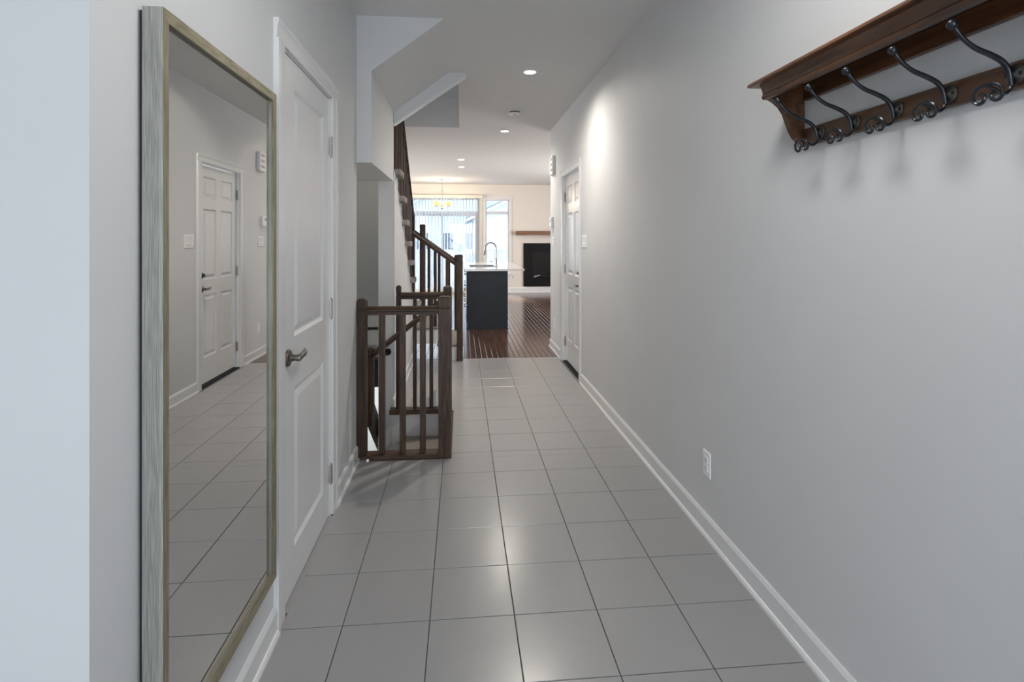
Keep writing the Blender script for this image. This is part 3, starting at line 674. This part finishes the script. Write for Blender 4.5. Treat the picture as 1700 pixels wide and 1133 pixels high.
# ------------------------------------------------------------------ wall fittings
def plate_y(name, loc, wy, hz, label, cat, sgn=-1, group=None):
    o = thing(name, loc, label, cat, group); x, y, z = loc
    m_ = MB(); t_ = 0.006; b = 0.004
    x0, x1 = x, x+sgn*t_
    vs = []
    for xx, i_ in ((x0, 0), (x0+sgn*0.003, 0), (x1, b)):
        vs += [(xx, y-wy/2+i_, z-hz/2+i_), (xx, y+wy/2-i_, z-hz/2+i_), (xx, y+wy/2-i_, z+hz/2-i_), (xx, y-wy/2+i_, z+hz/2-i_)]
    fs = [(3, 2, 1, 0), (8, 9, 10, 11)]
    for r in (0, 4):
        for i in range(4): j = (i+1) % 4; fs.append((r+i, r+j, r+4+j, r+4+i))
    obj('cover_plate', m_.add(vs, fs), PLATE, o); return o
def outlet(loc, label, sgn=-1):
    o = plate_y('electrical_outlet', loc, 0.072, 0.116, label, 'outlet', sgn); x, y, z = loc
    for dz in (-0.019, 0.019):
        r = obj('socket', MB().box(x+sgn*0.006, x+sgn*0.0085, y-0.016, y+0.016, z+dz-0.0155, z+dz+0.0155, 0.001), PLATE, o)
        s_ = MB()
        for dy in (-0.006, 0.006): s_.box(x+sgn*0.0083, x+sgn*0.009, y+dy-0.001, y+dy+0.001, z+dz-0.002, z+dz+0.007)
        s_.box(x+sgn*0.0083, x+sgn*0.009, y-0.002, y+0.002, z+dz-0.01, z+dz-0.006)
        obj('slots', s_, BLACK, r)
outlet((XR, 2.408, 0.330), 'white wall outlet above the baseboard of the long right wall')
def rocker(loc, n, label):
    wy = 0.072+0.046*(n-1); o = plate_y('light_switch', loc, wy, 0.118, label, 'switch'); x, y, z = loc
    for i in range(n):
        yc = y+(i-(n-1)/2)*0.046
        m_ = MB().prism([(x-0.006, z-0.033), (x-0.011, z-0.033), (x-0.007, z), (x-0.0095, z+0.033), (x-0.006, z+0.033)], 'y', yc-0.0165, yc+0.0165)
        obj('surround', MB().box(x-0.0058, x-0.0066, yc-0.0195, yc+0.0195, z-0.036, z+0.036), DPLATE, o)
        obj('rocker', m_, PLATE, o)
rocker((XR, 4.92, 1.345), 3, 'white wide rocker switch plate on the camera side of the six panel door')
rocker((XR, 6.595, 1.335), 3, 'white rocker switch plate below the thermostat near the wall end')
th = thing('thermostat', (XR, 6.66, 1.575), 'small white thermostat near the end of the right wall', 'thermostat')
obj('housing', MB().box(XR-0.032, XR, 6.60, 6.73, 1.515, 1.635, 0.005), PLATE, th)
obj('display', MB().box(XR-0.0335, XR-0.0315, 6.64, 6.70, 1.575, 1.615), DPLATE, th)
dc = thing('door_chime', (XR, 6.56, 2.26), 'beige slotted door chime box high near the end of the right wall', 'door chime')
obj('housing', MB().box(XR-0.04, XR, 6.47, 6.66, 2.15, 2.375, 0.008), PLATE, dc)
for z_ in (2.19, 2.255, 2.32): obj('grille', MB().box(XR-0.042, XR-0.0395, 6.51, 6.62, z_, z_+0.03), DPLATE, dc)
bpz = plate_y('blank_plate', (XR, 6.53, 0.33), 0.075, 0.118, 'white blank cover plate low beyond the six panel door', 'wall plate')
obj('screw', MB().lathe([(0.004, 0), (0.003, -0.002)], (XR-0.006, 6.53, 0.37), 'x', 8), NICKEL, bpz)
o = thing('electrical_outlet', (1.29, 13.75, 0.40), 'small white outlet on the far wall under the narrow window', 'outlet')
obj('cover_plate', MB().box(1.255, 1.325, 13.742, 13.75, 0.34, 0.46, 0.002), PLATE, o)
for dz in (-0.02, 0.02): obj('socket', MB().box(1.275, 1.305, 13.740, 13.743, 0.385+dz, 0.415+dz), DPLATE, o)
ds = thing('door_stop', (XL+0.013, 3.30, 0.045), 'spring door stop with white tip on the left baseboard by the railing', 'door stop')
pts = [(XL+0.016+0.066*i/60, 3.30+0.006*math.cos(i*0.9), 0.045+0.006*math.sin(i*0.9)) for i in range(61)]
obj('spring', MB().tube(pts, 0.0018, 6).lathe([(0.011, 0), (0.011, 0.003), (0.007, 0.006)], (XL+0.012, 3.30, 0.045), 'x', 12), NICKEL, ds)
obj('tip', MB().lathe([(0.008, 0), (0.009, 0.004), (0.009, 0.011), (0.006, 0.014)], (XL+0.081, 3.30, 0.045), 'x', 12), PLATE, ds)

# ------------------------------------------------------------------ ceiling fittings
def downlight(x, y, label, watts, r=0.058, angle=132, blend=0.6, soft=0.05):
    o = thing('recessed_light', (x, y, CZ), label, 'ceiling light', 'recessed ceiling lights')
    obj('trim_ring', MB().lathe([(r-0.012, 0.0), (r-0.012, -0.004), (r-0.008, -0.007), (r, -0.007), (r+0.006, -0.003), (r+0.006, 0.0)], (x, y, CZ), 'z', 28), PLATE, o)
    obj('lens', MB().lathe([(0.001, -0.0075), (r-0.013, -0.0075), (r-0.011, -0.0065), (0.001, -0.0065)], (x, y, CZ), 'z', 28), BULB, o)
    l = lamp('recessed_light_lamp', 'SPOT', (x, y, CZ-0.02), watts, (1.0, 0.93, 0.84), (0, 0, -1), spot_size=math.radians(angle), spot_blend=blend, shadow_soft_size=soft)
    l.parent = o; l.location = (0, 0, -0.02)
fm = thing('added_flush_lamp', (0.36, 1.15, CZ), 'added round frosted flush ceiling lamp lighting the near hall, out of view', 'ceiling light')  # unseen fixture added to lift the near hall walls
obj('base', MB().lathe([(0.19, 0), (0.19, -0.02), (0.17, -0.03)], (0.36, 1.15, CZ), 'z', 32), NICKEL, fm)
obj('diffuser', MB().lathe([(0.168, -0.03), (0.165, -0.05), (0.13, -0.08), (0.07, -0.095), (0.001, -0.10)], (0.36, 1.15, CZ), 'z', 32), OPAL, fm)
l = lamp('added_flush_lamp_light', 'AREA', (0, 0, -0.11), 12.0, (1.0, 0.975, 0.94), (0, 0, -1), shape='DISK', size=0.42); l.parent = fm
downlight(0.1, -0.5, 'added unseen recessed ceiling light over the foyer behind the photographer', 10, angle=160, blend=1.0, soft=0.15)  # extra downlight added behind the camera for more light in the near hall
downlight(0.558, 4.44, 'lit recessed ceiling light nearest the camera in the hall, first one in view', 98, angle=165, blend=1.0, soft=0.045)
downlight(0.545, 6.90, 'lit recessed ceiling light beyond the smoke detector', 78, angle=155, blend=0.9)
downlight(-0.007, 9.46, 'lit recessed ceiling light in the far room, nearer of two in line', 26)
downlight(-0.007, 10.41, 'lit recessed ceiling light in the far room, farther of two in line', 26)
sm = thing('smoke_detector', (0.563, 5.82, CZ), 'round white smoke detector on the ceiling between the recessed lights', 'smoke detector')
obj('housing', MB().lathe([(0.068, 0), (0.070, -0.008), (0.066, -0.010), (0.058, -0.011), (0.058, -0.023), (0.066, -0.025), (0.066, -0.034), (0.050, -0.042), (0.001, -0.043)], (0.563, 5.82, CZ), 'z', 30), PLATE, sm)
obj('vent_band', MB().lathe([(0.0590, -0.0115), (0.0590, -0.0228)], (0.563, 5.82, CZ), 'z', 30), BLACK, sm)
obj('button', MB().lathe([(0.014, -0.043), (0.013, -0.046), (0.001, -0.0465)], (0.563, 5.82, CZ), 'z', 16), DPLATE, sm)

# ------------------------------------------------------------------ chandelier
CX, CY = -0.452, 12.65
chd = thing('chandelier', (CX, CY, CZ), 'small brushed nickel chandelier with cream glass shades before the blinds', 'chandelier')
obj('canopy', MB().lathe([(0.065, 0), (0.065, -0.012), (0.02, -0.03), (0.006, -0.035)], (CX, CY, CZ), 'z', 20), NICKEL, chd)
ch = MB(); ch.tube([(CX, CY, CZ-0.03), (CX, CY, 2.42)], 0.005, 8)
lp = [(CX+0.022*math.cos(a), CY, 2.44+0.07*math.sin(a)) for a in [2*PI*i/16 for i in range(17)]]
ch.tube(lp, 0.0035, 6); ch.tube([(CX, CY, 2.38), (CX, CY, 2.09)], 0.008, 10); ch.ball((CX, CY, 2.075), 0.028, 12); ch.ball((CX, CY, 2.385), 0.016, 10)
obj('stem', ch, NICKEL, chd)
for k_ in range(3):
    a = math.radians(-25+120*k_)
    dx, dy = math.cos(a), math.sin(a)
    ar = MB().tube(smooth_path([(CX, CY, 2.075), (CX+0.07*dx, CY+0.07*dy, 2.055), (CX+0.13*dx, CY+0.13*dy, 2.075), (CX+0.16*dx, CY+0.16*dy, 2.11)], 4), 0.006, 8)
    ar.lathe([(0.008, 0), (0.035, 0.012), (0.037, 0.018)], (CX+0.16*dx, CY+0.16*dy, 2.105), 'z', 14)
    a_ = obj('arm', ar, NICKEL, chd)
    obj('shade', MB().lathe([(0.036, 0), (0.062, 0.03), (0.075, 0.075), (0.073, 0.11), (0.070, 0.11), (0.072, 0.075), (0.059, 0.032), (0.03, 0.004)], (CX+0.16*dx, CY+0.16*dy, 2.122), 'z', 20), SHADE, a_)
cl = lamp('chandelier_bulb', 'POINT', (0, 0, -0.48), 22, (1.0, 0.78, 0.5), shadow_soft_size=0.06); cl.parent = chd

# ------------------------------------------------------------------ kitchen island
isl = thing('kitchen_island', (0.39, 9.4, 0), 'charcoal kitchen island cabinet seen end on in the far room', 'kitchen island')
obj('carcass', MB().box(0.095, 0.675, 8.262, 10.6, 0.01, 0.68).box(0.095, 0.675, 8.262, 8.84, 0.68, 0.88).box(0.095, 0.675, 9.61, 10.6, 0.68, 0.88).box(0.56, 0.675, 8.84, 9.61, 0.68, 0.88).box(0.095, 0.12, 8.84, 9.61, 0.68, 0.88), ISL, isl)
obj('end_panel', MB().box(0.083, 0.697, 8.24, 8.262, 0.0, 0.88, 0.002), ISL, isl)
obj('toe_strip', MB().box(0.074, 0.706, 8.232, 8.24, 0.0, 0.012), ISL, isl)
obj('seating_panel', MB().box(0.675, 0.692, 8.262, 10.6, 0.01, 0.88, 0.001), ISL, isl)
for i in range(3):
    y0 = 8.30+0.76*i
    for (z0, z1) in ((0.10, 0.36), (0.37, 0.62), (0.63, 0.86)):
        dr = obj('drawer', MB().box(0.074, 0.095, y0, y0+0.75, z0, z1-0.01, 0.002), PLATE if i else ISL, isl)
        obj('pull', MB().tube([(0.074, y0+0.2, z1-0.05), (0.045, y0+0.2, z1-0.05), (0.045, y0+0.55, z1-0.05), (0.074, y0+0.55, z1-0.05)], 0.006, 8), FPB, dr)
ct = MB()
for (x0, x1, y0, y1) in ((0.045, 0.95, 8.20, 8.85), (0.045, 0.13, 8.85, 9.60), (0.55, 0.95, 8.85, 9.60), (0.045, 0.95, 9.60, 10.68)): ct.box(x0, x1, y0, y1, 0.88, 0.91)
obj('countertop', ct, QUARTZ, None, 'white quartz countertop overhanging the charcoal island', 'countertop', org=(0.5, 9.4, 0.88))
snk = MB(); snk.box(0.135, 0.14, 8.855, 9.595, 0.70, 0.905); snk.box(0.54, 0.545, 8.855, 9.595, 0.70, 0.905)
snk.box(0.135, 0.545, 8.852, 8.858, 0.70, 0.905); snk.box(0.135, 0.545, 9.592, 9.598, 0.70, 0.905); snk.box(0.135, 0.545, 8.855, 9.595, 0.70, 0.705)
o = thing('kitchen_sink', (0.34, 9.2, 0.7), 'stainless undermount sink set in the island countertop', 'sink'); obj('basin', snk, NICKEL, o)
obj('drain', MB().lathe([(0.04, 0.706), (0.04, 0.709), (0.02, 0.707)], (0.34, 9.2, 0), 'z', 16), DNICKEL, o)
fa = thing('kitchen_faucet', (0.56, 8.80, 0.91), 'chrome gooseneck faucet standing on the island countertop', 'faucet')
fb = MB().lathe([(0.030, 0), (0.030, 0.006), (0.024, 0.012), (0.022, 0.12), (0.018, 0.13), (0.012, 0.14)], (0.56, 8.80, 0.91), 'z', 18); obj('body', fb, CHROME, fa)
ns = [(0.56, 8.80, 1.04), (0.56, 8.80, 1.20)]+[(0.47+0.09*math.cos(a), 8.80+0.04*(1-math.cos(a)), 1.20+0.105*math.sin(a)) for a in [PI*i/12 for i in range(1, 13)]]+[(0.375, 8.885, 1.16)]
obj('spout', MB().tube(ns, 0.0125, 12), CHROME, fa)
obj('spray_head', MB().tube([(0.377, 8.883, 1.175), (0.368, 8.888, 1.10)], [0.016, 0.019], 12), DNICKEL, fa)
obj('lever', MB().tube([(0.55, 8.80, 1.0), (0.50, 8.80, 1.005), (0.455, 8.80, 1.0)], [0.01, 0.007, 0.005], 8), CHROME, fa)

# ------------------------------------------------------------------ fireplace
fp = thing('fireplace', (2.2, 13.75, 0.16), 'black rectangular gas fireplace set in the cream far wall', 'fireplace')
mb = MB(); frame_rect(mb, 1.562, 2.84, 13.70, 13.752, 0.165, 1.258, 0.165); obj('surround', mb, FPB, fp)
mb = MB(); frame_rect(mb, 1.727, 2.675, 13.715, 13.735, 0.33, 1.093, 0.05); obj('inner_frame', mb, FPB, fp)
obj('firebox', MB().box(1.777, 2.625, 13.735, 13.751, 0.38, 1.043), FPG, fp)
for i in range(4):
    lg = MB().tube([(1.83+0.19*i, 13.722, 0.40+0.02*(i % 2)), (1.98+0.19*i, 13.726, 0.44-0.03*(i % 2))], [0.018, 0.014], 8); obj('log', lg, DPLATE if i == 0 else ISL, fp)
obj('mantel_shelf', MB().box(1.36, 3.0, 13.56, 13.75, 1.468, 1.565, 0.004), MANTEL, None, 'thick brown wooden mantel beam over the black fireplace', 'mantel', org=(2.2, 13.65, 1.468))

# ------------------------------------------------------------------ outside
st('ground', MB().box(-30, 30, 13.95, 60, -0.6, -0.5), SNOW, 'snowy back yard beyond the windows')
fn = thing('yard_fence', (0, 19, -0.5), 'grey board fence across the back yard beyond the patio door', 'fence')
for i in range(44): obj('board', MB().box(-4.2+0.19*i, -4.2+0.19*i+0.175, 19.0, 19.03, -0.5, 0.95), FENCE, fn)
obj('top_rail', MB().box(-4.3, 4.3, 18.97, 19.06, 0.95, 1.0), FENCE, fn)
def house(x0, x1, y, zt, ridge, label, wins):
    o = thing('neighbour_house', ((x0+x1)/2, y, -0.5), label, 'house'); zz = -0.5
    sd_ = MB()
    while zz < zt:
        sd_.prism([(y, zz+0.01), (y-0.025, zz), (y-0.008, min(zz+0.2, zt)), (y, min(zz+0.2, zt))], 'x', x0, x1); zz += 0.2
    so_ = obj('siding', sd_, SIDING, o); so_['kind'] = 'stuff'
    obj('wall', MB().box(x0, x1, y, y+6, -0.5, zt), SIDING, o)
    xm = (x0+x1)/2
    obj('gable', MB().prism([(x0, zt), (x1, zt), (xm, ridge)], 'y', y, y+6), SIDING, o)
    rf = MB()
    for (xa, xb) in ((x0-0.4, xm), (x1+0.4, xm)):
        za = zt-0.25; rf.prism([(xa, za), (xb, ridge), (xb, ridge+0.15), (xa, za+0.15)], 'y', y-0.35, y+6.3)
    obj('roof', rf, ROOFM, o)
    fa_ = MB()
    for (xa, xb) in ((x0-0.4, xm), (x1+0.4, xm)):
        za = zt-0.25; fa_.prism([(xa, za-0.02), (xb, ridge-0.02), (xb, ridge+0.08), (xa, za+0.08)], 'y', y-0.40, y-0.35)
    obj('fascia', fa_, FASCIA, o)
    for (wx, wz, ww, wh) in wins:
        m_ = MB(); frame_rect(m_, wx, wx+ww, y-0.07, y, wz, wz+wh, 0.09); m_.box(wx+ww/2-0.03, wx+ww/2+0.03, y-0.06, y, wz+0.09, wz+wh-0.09)
        f_ = obj('window', m_, FASCIA, o); obj('pane', MB().box(wx+0.05, wx+ww-0.05, y-0.04, y-0.03, wz+0.05, wz+wh-0.05), DGLASS, f_)
house(-5.2, 5.4, 31, 1.9, 5.0, 'pale blue grey neighbour house seen through the vertical blinds', [(-2.7, 0.6, 0.9, 1.2), (-1.2, 0.6, 0.8, 1.2), (0.1, 0.6, 0.7, 1.2)])
house(0.55, 8.6, 23, 2.35, 4.2, 'nearer pale sided neighbour house behind the narrow window', [(3.2, 0.6, 0.9, 1.2)])
